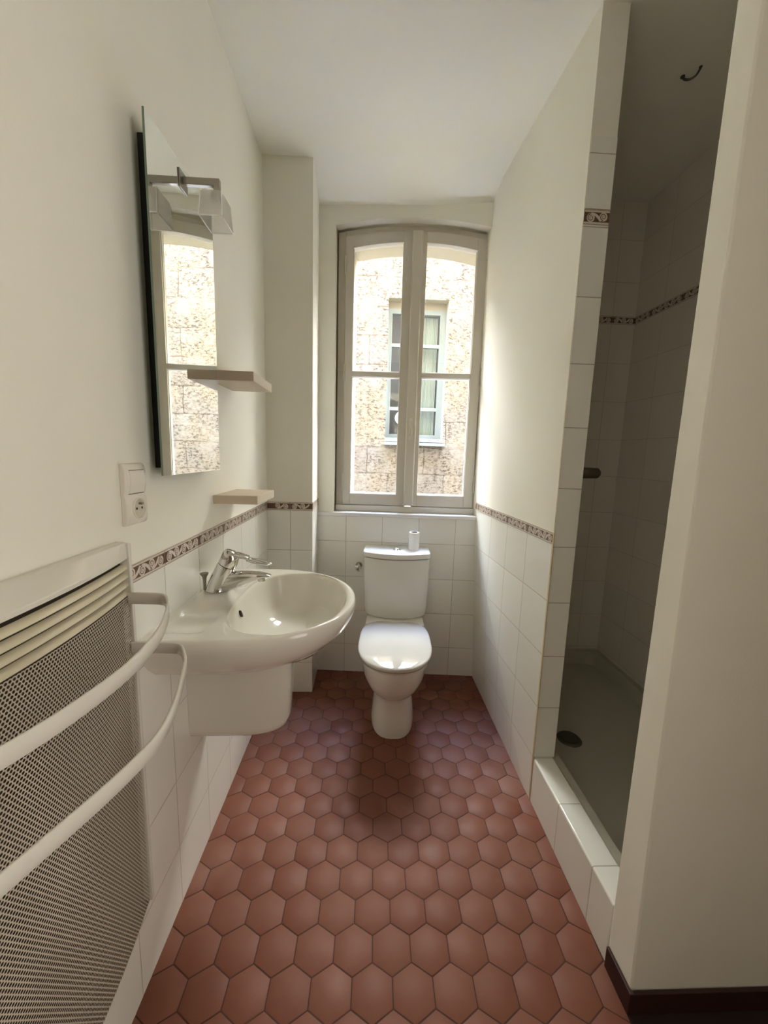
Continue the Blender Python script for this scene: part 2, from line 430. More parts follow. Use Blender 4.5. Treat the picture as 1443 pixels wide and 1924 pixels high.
b = MB(); b.box(1.38, 1.6, 0.70, 2.25, -0.05, CZ + 0.02, {'*': 'plaster', '-x': 'tile_sr'}); struct(b.build('wall_shower_right', smooth=0), 'dim tiled right wall of the shower', 'wall')
b = MB()
fl = [(0.711, 0.0), (0.724, 0.6), (0.734, 1.25), (0.740, 1.85), (0.742, CZ + 0.02)]
for (ya, za), (yb, zb) in zip(fl[:-1], fl[1:]):
    b.add([(XR, ya, za), (1.5, ya, za), (1.5, yb, zb), (XR, yb, zb)], [(0, 1, 2, 3)], 'plaster')
    b.add([(XR, ya, za), (XR, yb, zb), (XR, 0.797, zb), (XR, 0.797, za)], [(0, 1, 2, 3)], 'plaster')
    b.add([(1.5, ya, za), (1.5, yb, zb), (1.5, 0.797, zb), (1.5, 0.797, za)], [(0, 3, 2, 1)], 'plaster')
    b.add([(XR, 0.797, za), (1.5, 0.797, za), (1.5, 0.797, zb), (XR, 0.797, zb)], [(3, 2, 1, 0)], 'tile_sb')
struct(b.build('wall_front', bevel=0.004), 'plain plaster wall and narrow jamb in front of the shower', 'wall')
wall('wall_rear_right', 1.5, 1.7, -1.4, 0.80, {}, 'right wall of the space behind the camera')
b = MB(); b.box(-0.72, 1.7, -1.5, -1.3, -0.05, CZ + 0.02, 'reardark'); struct(b.build('wall_rear', smooth=0), 'wall behind the camera', 'wall')
# dark red skirting round the jamb
b = MB(); b.box(XR - 0.008, XR, 0.702, 0.793, 0.0, 0.060, 'skirt'); b.box(XR, 1.5, 0.702, 0.7105, 0, 0.060, 'skirt')
struct(b.build('baseboard_front', smooth=0, bevel=0.002), 'dark red skirting at the foot of the plain plaster wall', 'skirting')
b = MB(); b.box(XR - 0.007, 1.5, -0.3, 0.7015, -0.001, 0.004, 'floorstrip')  # thin near-black slab laid over the floor tiles
struct(b.build('trim_10', smooth=0), 'nearly black strip on the floor before the plain wall', 'threshold')
# shower kerb
b = MB(); b.box(XR, 0.713, 0.797, 1.285, -0.02, 0.176, 'tile_curb')
struct(b.build('trim_1', smooth=40, bevel=0.006, seg=4), 'white tiled kerb at the shower entrance', 'kerb')
b = MB(); b.box(XR - 0.002, XR + 0.001, 1.277, 1.2852, 0.0, 1.026, 'grouty')
struct(b.build('trim_7', smooth=0), 'yellowed corner joint up the right tiled wall', 'joint')

# --- window wall, in its own slightly turned frame (u along the wall, w outwards)
def archz(u, z0, k, uc=0.48): return z0 - k * (u - uc) ** 2
b = MB()
def wall_layer(w0, w1, u0, u1, zb, z0, k, matf, matin, zsplit=ZT):
    """plate from w0 to w1 with an arched opening u0..u1"""
    NU = 20; UL, UR = -0.06, 0.955
    def col(ua, ub, fz0, fz1):     # column prism with sloping lower/upper edges
        za0, za1 = fz0(ua), fz1(ua); zb0, zb1 = fz0(ub), fz1(ub)
        vs = [(ua, w0, za0), (ub, w0, zb0), (ub, w1, zb0), (ua, w1, za0), (ua, w0, za1), (ub, w0, zb1), (ub, w1, zb1), (ua, w1, za1)]
        return vs
    top = lambda u: CZ + 0.02
    # above the arch
    for i in range(NU):
        ua = lerp(u0, u1, i / NU); ub = lerp(u0, u1, (i + 1) / NU)
        vs = col(ua, ub, lambda u: archz(u, z0, k), top)
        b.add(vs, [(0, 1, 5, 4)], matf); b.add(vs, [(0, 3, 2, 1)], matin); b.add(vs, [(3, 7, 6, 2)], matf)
    for ua, ub, inner in ((UL, u0, 'r'), (u1, UR, 'l')):
        vs = col(ua, ub, lambda u: -0.05, top)
        if w0 == 0.0:
            v2 = col(ua, ub, lambda u: -0.05, lambda u: 0.936); b.add(v2, [(0, 1, 5, 4)], 'tile_b')
            v3 = col(ua, ub, lambda u: 0.936, top); b.add(v3, [(0, 1, 5, 4)], matf)
        else: b.add(vs, [(0, 1, 5, 4)], matf)
        b.add(vs, [(3, 7, 6, 2)], matf)
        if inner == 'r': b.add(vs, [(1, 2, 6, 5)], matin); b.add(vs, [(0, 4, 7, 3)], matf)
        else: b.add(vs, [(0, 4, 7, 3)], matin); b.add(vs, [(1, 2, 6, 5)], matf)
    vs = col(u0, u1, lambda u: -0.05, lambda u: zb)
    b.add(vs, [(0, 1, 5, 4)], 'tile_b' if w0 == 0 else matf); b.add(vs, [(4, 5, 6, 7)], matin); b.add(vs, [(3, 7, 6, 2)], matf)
wall_layer(0.0, 0.05, 0.086, 0.905, 0.936, 2.447, 0.25, 'plaster', 'wood')  # recess faces in window-paint tone stand in for their shade
wall_layer(0.05, 0.115, 0.075, 0.905, 0.95, 2.46, 0.25, 'plaster', 'plaster')
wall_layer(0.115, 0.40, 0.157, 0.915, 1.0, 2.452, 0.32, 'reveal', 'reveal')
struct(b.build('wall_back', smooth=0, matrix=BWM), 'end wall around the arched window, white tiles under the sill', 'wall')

# ------------------------------------------------------------------ patterned border strips
def border(name, length, phase, origin, dirv, nrm, label, pitch=0.1965, H_=0.041, z=1.0055):
    """s along dirv, z up, proud along nrm; pieces of `pitch` with scroll motif"""
    b = MB(); o = Vector(origin); dv = Vector(dirv); nv = Vector(nrm)
    def P3(s_, zz, d): return o + dv * s_ + Vector((0, 0, z + zz)) + nv * d
    def poly(pts, d, mat):
        pts = [(min(max(a, 0), length), c) for a, c in pts]
        b.add([P3(a, c, d) for a, c in pts], [tuple(range(len(pts)))], mat)
    def rect(s0, s1, z0, z1, d, mat):
        s0 = max(s0, 0); s1 = min(s1, length)
        if s1 - s0 > 1e-4: poly([(s0, z0), (s1, z0), (s1, z1), (s0, z1)], d, mat)
    d0 = 0.0020
    for (sa, sb) in ((0, length),):
        vs = [P3(s_, zz, d) for d in (0, d0) for s_ in (sa, sb) for zz in (-H_ / 2, H_ / 2)]
        b.add(vs, [(0, 1, 3, 2), (4, 6, 7, 5), (0, 4, 5, 1), (2, 3, 7, 6), (0, 2, 6, 4), (1, 5, 7, 3)], 'bpale')
    rect(0, length, H_ / 2 - 0.0024, H_ / 2 - 0.0014, d0 + 0.0002, 'bbrown')
    rect(0, length, -H_ / 2 + 0.0014, -H_ / 2 + 0.0024, d0 + 0.0002, 'bbrown')
    hb = 0.0135
    k0 = -int(phase / pitch) - 2
    s_ = phase + k0 * pitch
    while s_ < length:
        a, e = s_ + 0.0012, s_ + pitch - 0.0012
        rect(a, e, -hb, hb, d0 + 0.0002, 'bbrown')
        rect(s_ - 0.0009, s_ + 0.0009, -H_ / 2 + 0.0014, H_ / 2 - 0.0014, d0 + 0.0003, 'bbrown')
        n = 5; cw = (e - a) / n
        for i in range(n):
            c = a + (i + 0.5) * cw; up = 1 if i % 2 == 0 else -1
            R = 0.0126
            if c - R < 0.001 or c + R > length - 0.001: continue
            cc = (c, -up * 0.0016)
            poly([(cc[0] + R * cos(t), cc[1] + R * sin(t)) for t in [2 * pi * k / 20 for k in range(20)]], d0 + 0.0004, 'bpale')
            # tail sweeping to the opposite edge
            x2 = c + cw * 0.95
            if x2 + 0.002 < min(length, e + 0.001):
                tail = []
                for k in range(9):
                    t = k / 8; tail.append((c + R * 0.2 + (cw * 0.85) * t, up * (hb - 0.001) - up * (2 * hb - 0.006) * t ** 2.2))
                lo = [(p[0] - 0.010 * (1 - 0.3 * j / 8), p[1] - up * 0.0035) for j, p in enumerate(tail)]
                for k in range(8):
                    b.add([P3(*tail[k], d0 + 0.0005), P3(*tail[k + 1], d0 + 0.0005), P3(*lo[k + 1], d0 + 0.0005), P3(*lo[k], d0 + 0.0005)], [(0, 1, 2, 3)], 'bpale')
            # spiral line inside the curl
            N_ = 22; pts = []
            for k in range(N_):
                t = k / (N_ - 1); an = up * (pi * 0.5 + t * pi * 3.0); r = lerp(R * 0.82, R * 0.18, t)
                pts.append((cc[0] + r * cos(an), cc[1] + r * sin(an), 0.0013 * (1 - 0.5 * t)))
            for k in range(N_ - 1):
                p, p2 = pts[k], pts[k + 1]; dx, dz = p2[0] - p[0], p2[1] - p[1]; L_ = sqrt(dx * dx + dz * dz); nx, nz = -dz / L_, dx / L_
                b.add([P3(p[0] + nx * p[2], p[1] + nz * p[2], d0 + 0.0007), P3(p2[0] + nx * p2[2], p2[1] + nz * p2[2], d0 + 0.0007),
                       P3(p2[0] - nx * p2[2], p2[1] - nz * p2[2], d0 + 0.0007), P3(p[0] - nx * p[2], p[1] - nz * p[2], d0 + 0.0007)], [(0, 1, 2, 3)], 'bbrown')
        s_ += pitch
    return struct(b.build(name, smooth=0), label, 'tile border')
border('trim_2', 1.947 - 0.75, 0.958 - 0.75, (XL, 0.75, 0), (0, 1, 0), (1, 0, 0), 'brown scroll tile border along the left wall above the basin')
border('trim_3', 0.224, 0.114, (XL, 1.947, 0), (1, 0, 0), (0, -1, 0), 'short brown scroll tile border on the boxed-out corner', pitch=0.204)
border('trim_4', 0.215, 0.0, (-0.276, 1.947, 0), (0, 1, 0), (1, 0, 0), 'scroll tile border beside the window, left reveal', pitch=0.204)
border('trim_5', 0.84, 0.0, (XR + 0.0005, 1.281, 0), Vector((-0.037 / 0.82, 1, 0)).normalized(), Vector((-1, -0.037 / 0.82, 0)).normalized(), 'brown scroll tile border along the right wall', pitch=0.197)
border('trim_6', 0.079, 0.0, (XR + 0.0005, 1.2842, 0), (1, 0, 0), (0, -1, 0), 'single scroll tile high on the narrow wall end', z=2.007, H_=0.043, pitch=0.2)
border('trim_8', 0.663, 0.139, (0.717, 2.12, 0), (1, 0, 0), (0, -1, 0), 'dim scroll tile border on the shower back wall', z=2.003, pitch=0.2)
border('trim_9', 1.32, 0.0, (1.38, 0.8, 0), (0, 1, 0), (-1, 0, 0), 'dim scroll tile border on the shower right wall', z=2.003, pitch=0.2)

# ------------------------------------------------------------------ window
win = empty('window_1', matrix=BWM)
struct(win, 'arched two-leaf casement window with painted grey-cream wood frame', 'window')
def archbar(b, u0, u1, w0, w1, fz0, fz1, mat, n=14):
    rings = []
    for i in range(n + 1):
        u = lerp(u0, u1, i / n); rings.append([(u, w0, fz0(u)), (u, w1, fz0(u)), (u, w1, fz1(u)), (u, w0, fz1(u))])
    b.loft(rings, mat)
zo = lambda u: archz(u, 2.445, 0.25)         # opening
zf = lambda u: archz(u, 2.420, 0.25)         # fixed frame inner edge
zg = lambda u: archz(u, 2.363, 0.33, 0.485)  # glass top edge
b = MB()
archbar(b, 0.090, 0.130, 0.066, 0.112, lambda u: 0.955, zo, 'wood', 2)
archbar(b, 0.866, 0.874, 0.066, 0.112, lambda u: 0.955, zo, 'wood', 2)
archbar(b, 0.130, 0.866, 0.066, 0.112, zf, zo, 'wood')
b.box(0.090, 0.874, 0.050, 0.112, 0.952, 0.985, 'wood')
b.build('window_frame', win, bevel=0.002)
def sash(u0, u1, g0, g1, label):
    b = MB(); w0, w1 = 0.056, 0.100
    archbar(b, u0, g0, w0, w1, lambda u: 0.988, lambda u: zf(u) - 0.003, 'wood', 3)
    archbar(b, g1, u1, w0, w1, lambda u: 0.988, lambda u: zf(u) - 0.003, 'wood', 3)
    archbar(b, g0, g1, w0, w1, zg, lambda u: zf(u) - 0.003, 'wood', 12)
    b.box(g0, g1, w0, w1, 0.988, 1.052, 'wood'); b.box(g0, g1, w0 + 0.004, w1, 1.690, 1.717, 'wood')
    # chamfered glazing bead around the panes
    for z0, z1 in ((1.052, 1.690), (1.717, None)):
        b.box(g0, g0 + 0.004, w0 + 0.012, w1 - 0.01, z0, (z1 or zg(g0 + 0.002) + 0.004), 'wood_w')
        b.box(g1 - 0.004, g1, w0 + 0.012, w1 - 0.01, z0, (z1 or zg(g1 - 0.002) + 0.004), 'wood_w')
        b.box(g0, g1, w0 + 0.012, w1 - 0.01, z0, z0 + 0.004, 'wood_w')
        if z1: b.box(g0, g1, w0 + 0.012, w1 - 0.01, z1 - 0.004, z1, 'wood_w')
    s_ = b.build('sash', win, bevel=0.002)
    for z0, z1 in ((1.048, 1.694), (1.712, None)):
        g = MB(); n = 8; va = []
        f = (lambda u: z1) if z1 else (lambda u: zg(u) + 0.004)
        rings = []
        for i in range(n + 1):
            u = lerp(g0 - 0.002, g1 + 0.002, i / n); rings.append([(u, 0.083, z0), (u, 0.083, f(u))])
        g.loft(rings, 'pane', False, False, closed=False)
        g.build('pane', s_, smooth=0)
    return s_
sash(0.128, 0.485, 0.169, 0.432, '')
sash(0.515, 0.864, 0.548, 0.813, '')
b = MB(); archbar(b, 0.474, 0.528, 0.038, 0.060, lambda u: 0.992, lambda u: zf(u) - 0.004, 'wood', 4)
b.build('cover_strip', win, bevel=0.006, smooth=50)
for u, zz in ((0.1285, 2.245), (0.1285, 1.706), (0.1285, 1.115), (0.8655, 2.245), (0.8655, 1.700), (0.8655, 1.120)):
    b = MB(); b.lathe([(0.0, -0.048), (0.003, -0.046), (0.0055, -0.040), (0.0055, 0.040), (0.003, 0.046), (0.0, 0.048)], 'wood' if u > 0.5 else 'wood', (u, 0.052, zz), n=12)
    b.box(u - 0.0012, u + 0.0012, 0.050, 0.0565, zz - 0.042, zz + 0.042, 'iron')
    b.build('hinge', win)
b = MB()
pl_ = [(0.500 + 0.011 * sx_, zz) for sx_, zz in ((-1, 1.365), (-0.5, 1.358), (0.5, 1.358), (1, 1.365), (1, 1.468), (0.5, 1.475), (-0.5, 1.475), (-1, 1.468))]
b.loft([[(u, 0.038, zz) for u, zz in pl_], [(u, 0.034, zz) for u, zz in pl_], [(0.5 + (u - 0.5) * 0.85, 0.0325, 1.4165 + (zz - 1.4165) * 0.97) for u, zz in pl_]], 'wood')
sp = smoothpts([(0.507, 0.030, 1.455), (0.499, 0.027, 1.459), (0.494, 0.024, 1.448), (0.499, 0.021, 1.425), (0.505, 0.021, 1.402), (0.506, 0.023, 1.388), (0.499, 0.026, 1.380), (0.494, 0.029, 1.388)], 6)
b.tube(sp, 0.0034, 'wood', n=10)
b.build('window_handle', win, smooth=40)
b = MB(); b.box(-0.004, 0.877, -0.014, 0.056, 0.928, 0.951, 'sill'); b.build('window_sill', win, bevel=0.006, seg=3)
b = MB(); b.box(0.12, 0.93, 0.105, 0.46, 0.985, 1.022, 'sill'); b.build('outer_sill', win, bevel=0.004)

# ------------------------------------------------------------------ outside
bw = empty('building', (0.6, 5.4, -4.0))
tag(bw, 'sunlit weathered limestone building opposite, seen through the window', 'building')
ob = (0.6, 5.4, -4.0)
wx0, wx1, wz0, wz1 = 0.215, 1.0, 1.50, 3.285
b = MB()
ZTOP = 4.7
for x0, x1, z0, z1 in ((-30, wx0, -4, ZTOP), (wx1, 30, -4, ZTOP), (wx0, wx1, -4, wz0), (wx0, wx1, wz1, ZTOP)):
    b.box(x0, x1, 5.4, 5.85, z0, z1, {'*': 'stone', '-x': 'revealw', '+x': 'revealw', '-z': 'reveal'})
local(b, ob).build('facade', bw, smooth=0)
fw = MB()
fy0, fy1 = 5.54, 5.60
for x0, x1, z0, z1, mt in ((wx0, 0.262, wz0, 3.14, 'fwhite'), (0.935, wx1, wz0, 3.14, 'fwhite'), (wx0, wx1, 3.14, 3.20, 'fwhite'), (wx0, wx1, 3.20, 3.285, 'reveal'), (0.575, 0.665, 1.56, 3.14, 'fwhite'), (0.262, 0.935, 1.50, 1.56, 'fwhite')):
    fw.box(x0, x1, fy0, fy1, z0, z1, mt)
for zz in (2.74, 1.905):
    fw.box(0.275, 0.575, fy0 - 0.004, fy1 - 0.003, zz - 0.022, zz + 0.022, 'fwhite'); fw.box(0.665, 0.92, fy0 - 0.004, fy1 - 0.003, zz - 0.022, zz + 0.022, 'fwhite')
fw.box(0.2625, 0.275, fy0 - 0.01, fy1 - 0.002, 1.561, 3.139, 'fwhite'); fw.box(0.92, 0.9345, fy0 - 0.01, fy1 - 0.002, 1.561, 3.139, 'fwhite')
wobj = local(fw, ob).build('window', bw, smooth=0)
b = MB(); b.box(wx0 - 0.01, wx1 + 0.03, 5.33, 5.60, 1.405, 1.445, 'fwhite'); b.box(wx0, wx1 + 0.02, 5.36, 5.60, 1.455, 1.50, 'fwhite')
local(b, ob).build('window_ledge', bw, smooth=0)
b = MB(); b.box(0.2, 1.02, 5.86, 5.9, 1.4, 3.3, 'fdark'); local(b, ob).build('dark_room', bw, smooth=0)
b = MB(); N_ = 60; rows = []
for zz in (1.56, 2.2, 2.9, 3.14):
    rows.append([(lerp(0.70, 0.91, i / N_), 5.66 + 0.012 * sin(i * 1.05) + 0.006 * sin(i * 2.3), zz) for i in range(N_ + 1)])
b.loft(rows, 'curtain', False, False, closed=False); local(b, ob).build('curtain', wobj, smooth=60)
b = MB()
b.add([(0.26, 5.575, 1.55), (0.94, 5.575, 1.55), (0.94, 5.575, 3.15), (0.26, 5.575, 3.15)], [(0, 1, 2, 3)], 'pane'); local(b, ob).build('pane', wobj, smooth=0)
gl_ = empty('globe_lamp', (0.435, 5.45, 1.50)); tag(gl_, 'white globe on a white stem standing in the window opposite', 'lamp')
b = MB(); b.lathe([(0.0, 0.0), (0.05, 0.0), (0.05, 0.012), (0.016, 0.02), (0.014, 0.20)], 'globe', n=20); b.build('stem', gl_)
b = MB(); b.lathe([(0.092 * sin(pi * k / 14) + 1e-5, 0.27 - 0.092 * cos(pi * k / 14)) for k in range(15)], 'globe', n=28); b.build('globe', gl_, smooth=80)
b = MB(); b.box(-30, 30, 2.5, 5.9, -4.1, -4.0, 'ground'); struct(b.build('street_ground', smooth=0), 'street paving between the buildings', 'street')
b = MB()
for x0, x1, z0, z1 in ((-30, -0.72, -4, 13.0), (1.72, 30, -4, 13.0), (-0.72, 1.72, -4, -0.05), (-0.72, 1.72, CZ + 0.02, 13.0), (-0.72, -0.19, -0.05, CZ + 0.02), (0.80, 1.72, -0.05, CZ + 0.02)):
    b.box(x0, x1, 2.36, 2.52, z0, z1, 'ownwall')  # unseen own front, made tall and dark to dim the facade opposite
struct(b.build('wall_exterior', smooth=0), 'unseen street front of this building, raised and darkened to dim the one opposite', 'wall')

# ------------------------------------------------------------------ shower
tr_ = empty('shower_tray', (1.046, 1.456, 0.0)); tag(tr_, 'pale square shower tray behind the tiled kerb', 'shower tray')
ot = (1.046, 1.456, 0.0)
def rrect(x0, x1, y0, y1, r, z, n=6):
    out = []
    for cx, cy, a0 in ((x1 - r, y1 - r, 0), (x0 + r, y1 - r, 90), (x0 + r, y0 + r, 180), (x1 - r, y0 + r, 270)):
        for k in range(n + 1):
            a = radians(a0 + 90 * k / n); out.append((cx + r * cos(a), cy + r * sin(a), z))
    return out
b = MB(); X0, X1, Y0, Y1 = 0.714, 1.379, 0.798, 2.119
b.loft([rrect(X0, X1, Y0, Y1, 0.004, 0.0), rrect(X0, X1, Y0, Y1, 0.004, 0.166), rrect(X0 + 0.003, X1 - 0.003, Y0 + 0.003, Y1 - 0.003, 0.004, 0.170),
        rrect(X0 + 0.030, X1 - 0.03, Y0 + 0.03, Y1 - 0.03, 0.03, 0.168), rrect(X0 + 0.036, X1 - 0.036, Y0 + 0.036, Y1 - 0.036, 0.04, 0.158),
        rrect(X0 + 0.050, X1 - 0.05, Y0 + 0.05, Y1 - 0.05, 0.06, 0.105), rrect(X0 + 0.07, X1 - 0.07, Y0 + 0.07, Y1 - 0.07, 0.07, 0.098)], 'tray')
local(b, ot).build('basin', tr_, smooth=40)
b = MB(); b.lathe([(0.0001, 0.008), (0.035, 0.008), (0.046, 0.004), (0.050, 0.0)][::-1], 'drain', (0.880, 1.470, 0.0985), n=32)
b.lathe([(0.036, 0.0082), (0.036, 0.011), (0.0001, 0.012)], 'drain', (0.880, 1.470, 0.0985), n=32)
local(b, ot).build('drain_cover', tr_)
mx_ = empty('shower_mixer', (0.717, 1.50, 1.225)); tag(mx_, 'dark metal shower mixer knob just showing past the tiled wall end', 'shower tap')
b = MB(); b.lathe([(0.0001, 0.0), (0.032, 0.0), (0.032, 0.006), (0.018, 0.012), (0.017, 0.10)], 'drain', (0, 0, 0), n=24, axis='x'); b.build('body', mx_)
b = MB(); b.lathe([(0.020, 0.10), (0.022, 0.105), (0.020, 0.178), (0.012, 0.186), (0.0001, 0.187)], 'drain', (0, 0, 0), n=24, axis='x'); b.build('handle', mx_)
hk = smoothpts([(1.030, 1.480, CZ - 0.004), (1.034, 1.472, CZ - 0.016), (1.045, 1.462, CZ - 0.022), (1.056, 1.452, CZ - 0.018), (1.062, 1.444, CZ - 0.004)], 6)
b = MB(); b.tube(hk, 0.0034, 'drain', n=10)
b.lathe([(0.007, -0.003), (0.007, 0.0)], 'drain', (1.030, 1.480, CZ), n=16); b.lathe([(0.005, -0.002), (0.005, 0.0)], 'drain', (1.062, 1.444, CZ), n=16)
tag(b.build('ceiling_hook'), 'small curved dark metal hook on the shower ceiling', 'hook')

# ------------------------------------------------------------------ towel radiator (left)
ry0, ry1, rc, rh = 0.225, 0.788, 0.507, 0.27
def xf(y): return -0.479 + 0.027 * max(0.0, 1 - ((y - rc) / rh) ** 2)
ro = (-0.5, rc, 0.23)
rad = empty('towel_radiator', ro); tag(rad, 'cream wall radiator with perforated front, louvres and curved towel rails', 'radiator')
NY = 28
ys = [lerp(ry0 + 0.008, ry1 - 0.008, i / NY) for i in range(NY + 1)]
RZ0, RZ1 = 0.24, 1.087
b = MB()   # housing: ends, top cap, bottom
for y0, y1 in ((ry0, ry0 + 0.008), (ry1 - 0.008, ry1)):
    b.box(-0.4995, -0.4755, y0, y1, RZ0, RZ1 - 0.004, 'enamel')
rings = []
for y in ys:
    x = xf(y); rings.append([(-0.4995, y, RZ1), (-0.484, y, RZ1), (-0.480, y, RZ1 - 0.003), (x, y, 1.060), (x, y, 1.052), (x - 0.004, y, 1.052), (-0.490, y, 1.070), (-0.4995, y, 1.07)])
b.loft(rings, 'enamel')
rings = []
for y in ys:
    x = xf(y); rings.append([(-0.4995, y, RZ0), (x - 0.003, y, RZ0), (x - 0.003, y, RZ0 + 0.003), (-0.4995, y, RZ0 + 0.003)])
b.loft(rings, 'radin')
local(b, ro).build('housing', rad, smooth=40, bevel=0.0015)
b = MB(); b.box(-0.4993, -0.492, ry0 + 0.012, ry1 - 0.012, RZ0 + 0.01, 1.066, 'radin'); local(b, ro).build('back_panel', rad, smooth=0)
for k in range(4):
    zt = 1.0435 - 0.0178 * k
    b = MB(); rings = []
    for y in ys:
        x = xf(y) - 0.001
        rings.append([(x - 0.0100, y, zt - 0.0020), (x - 0.007, y, zt - 0.0032), (x - 0.002, y, zt - 0.0075), (x, y, zt - 0.0115), (x - 0.0010, y, zt - 0.0130), (x - 0.003, y, zt - 0.0120), (x - 0.0080, y, zt - 0.0065), (x - 0.0100, y, zt - 0.0050)])
    b.loft(rings, 'louvre'); local(b, ro).build('louvre', rad, smooth=50)
b = MB(); zs_ = [RZ0, 0.45, 0.7, 0.975]
rings = [[(xf(y) - 0.002, y, z) for y in ys] for z in zs_]
b.loft(rings, 'perf', False, False, closed=False); local(b, ro).build('grille', rad, smooth=60)
def rail(pts, z, name):
    half = [Vector((x, y, 0)) for x, y in pts]
    full = half + [Vector((p.x, 2 * rc - p.y, 0)) for p in reversed(half[:-1])]
    sm = smoothpts(full[1:-1], 6); path = [full[0]] + sm + [full[-1]]
    b = MB(); b.tube([(p.x, p.y, z) for p in path], 0.003, 'enamel', flat=(0.005, 0.024))
    local(b, ro).build(name, rad, smooth=50)
rail([(-0.478, 0.773), (-0.455, 0.773), (-0.418, 0.772), (-0.402, 0.765), (-0.392, 0.752), (-0.375, 0.723), (-0.352, 0.667), (-0.335, 0.612), (-0.325, 0.553), (-0.322, 0.507)], 0.972, 'towel_rail')
rail([(-0.478, 0.773), (-0.450, 0.773), (-0.395, 0.772), (-0.377, 0.765), (-0.364, 0.750), (-0.341, 0.709), (-0.320, 0.648), (-0.302, 0.590), (-0.291, 0.540), (-0.288, 0.507)], 0.866, 'towel_rail')

# ------------------------------------------------------------------ switch and socket
so_ = empty('light_switch', (-0.5, 0.8425, 1.176)); tag(so_, 'cream double plate with rocker switch over a round socket, left of the mirror', 'switch')
def swx(z):    # local thickness profile, two shallow lobes
    t = (z + 0.064) / 0.128
    return 0.0095 + 0.0045 * abs(sin(2 * pi * t)) ** 0.7 * (1 if 0 < t < 1 else 0)
b = MB(); zsw = [-0.064 + 0.128 * i / 24 for i in range(25)]
rings = []
for z in zsw:
    e = 0.35 if abs(z) > 0.063 else 1.0; x = swx(z) * (0.75 + 0.25 * e)
    rings.append([(0.0, -0.0375, z), (x * 0.72, -0.0375, z), (x, -0.033, z), (x, 0.033, z), (x * 0.72, 0.0375, z), (0.0, 0.0375, z)])
b.loft(rings, 'switch'); b.build('plate', so_, smooth=40, bevel=0.0015)
b = MB(); rings = []
for i in range(11):
    z = lerp(0.003, 0.050, i / 10); x = swx(z) + 0.0012
    rings.append([(0.004, -0.026, z), (x, -0.026, z), (x, 0.026, z), (0.004, 0.026, z)])
b.loft(rings, 'switch'); b.build('rocker', so_, smooth=40, bevel=0.0006)
b = MB(); b.box(0.006, swx(0.0505) + 0.0005, -0.0265, 0.0265, 0.0503, 0.0512, 'gap'); b.build('joint_line', so_, smooth=0)
b = MB(); b.box(0.006, 0.0105, -0.0268, 0.0268, 0.0010, 0.0024, 'gap'); b.build('joint_line', so_, smooth=0)
b = MB(); xo = swx(-0.034)
b.lathe([(0.0212, xo - 0.004), (0.0225, xo + 0.0008), (0.0212, xo + 0.0024), (0.0200, xo + 0.0008), (0.0195, xo - 0.006)], 'switch', (0, 0.001, -0.030), n=40, axis='x', cap0=False, cap1=False)
b.lathe([(0.0198, xo + 0.0002), (0.0001, xo + 0.0003)], 'socket', (0, 0.001, -0.030), n=40, axis='x')
b.build('socket_well', so_, smooth=50)
b = MB()
for dy in (-0.0095, 0.0095): b.lathe([(0.0026, xo), (0.0026, xo + 0.0006)], 'hole', (0, 0.001 + dy, -0.030), n=14, axis='x')
b.lathe([(0.0024, xo), (0.0024, xo + 0.008), (0.0012, xo + 0.0095)], 'chrome_b', (0, 0.001, -0.020), n=14, axis='x'); b.build('contacts', so_)

# ------------------------------------------------------------------ mirror and its lamp
mo = (-0.5, 1.07, 1.575)
mir = empty('wall_mirror', mo); tag(mir, 'tall frameless mirror on a black backing above the basin', 'mirror')
b = MB(); b.box(-0.4995, -0.465, 0.942, 1.20, 1.228, 1.925, 'black'); local(b, mo).build('backing', mir, smooth=0)
b = MB(); b.box(-0.465, -0.4605, 0.899, 1.238, 1.212, 1.942, {'*': 'medge', '+x': 'mirror'}); local(b, mo).build('mirror_glass', mir, smooth=0)
lo_ = (-0.46, 1.058, 1.905)
lam = empty('mirror_lamp', lo_); tag(lam, 'small chrome lamp with square frosted shade at the mirror top', 'lamp')
b = MB(); b.box(-0.4602, -0.4572, 1.038, 1.078, 1.885, 1.925, 'chrome_b'); local(b, lo_).build('wall_plate', lam, bevel=0.001)
b = MB(); b.box(-0.457, -0.372, 1.052, 1.064, 1.898, 1.914, 'chrome_b'); b.box(-0.386, -0.372, 1.052, 1.064, 1.878, 1.9, 'chrome_b'); local(b, lo_).build('arm', lam, bevel=0.0008)
b = MB(); b.lathe([(0.012, 0), (0.012, -0.014), (0.010, -0.018)], 'chrome_b', (-0.384, 1.062, 1.886), n=20); local(b, lo_).build('socket', lam)
b = MB()
def sq(cx, cy, hx, hy, z, r=0.003): return rrect(cx - hx, cx + hx, cy - hy, cy + hy, r, z, 3)
c_ = (-0.386, 1.066)
b.loft([sq(*c_, 0.010, 0.010, 1.880), sq(*c_, 0.023, 0.029, 1.880), sq(*c_, 0.025, 0.032, 1.876), sq(*c_, 0.028, 0.040, 1.820), sq(*c_, 0.0262, 0.0382, 1.820), sq(*c_, 0.0232, 0.0302, 1.874), sq(*c_, 0.010, 0.010, 1.877)], 'frost', False, False)
for sx_ in (-1, 1):
    for sy_ in (-1, 1):
        b.tube([(c_[0] + sx_ * 0.0242, c_[1] + sy_ * 0.0312, 1.877), (c_[0] + sx_ * 0.0272, c_[1] + sy_ * 0.0392, 1.820)], 0.0012, 'frostedge', n=6)
    b.tube([(c_[0] + sx_ * 0.0272, c_[1] - 0.0392, 1.820), (c_[0] + sx_ * 0.0272, c_[1] + 0.0392, 1.820)], 0.0012, 'frostedge', n=6)
    b.tube([(c_[0] - 0.0272, c_[1] + sx_ * 0.0392, 1.820), (c_[0] + 0.0272, c_[1] + sx_ * 0.0392, 1.820)], 0.0012, 'frostedge', n=6)
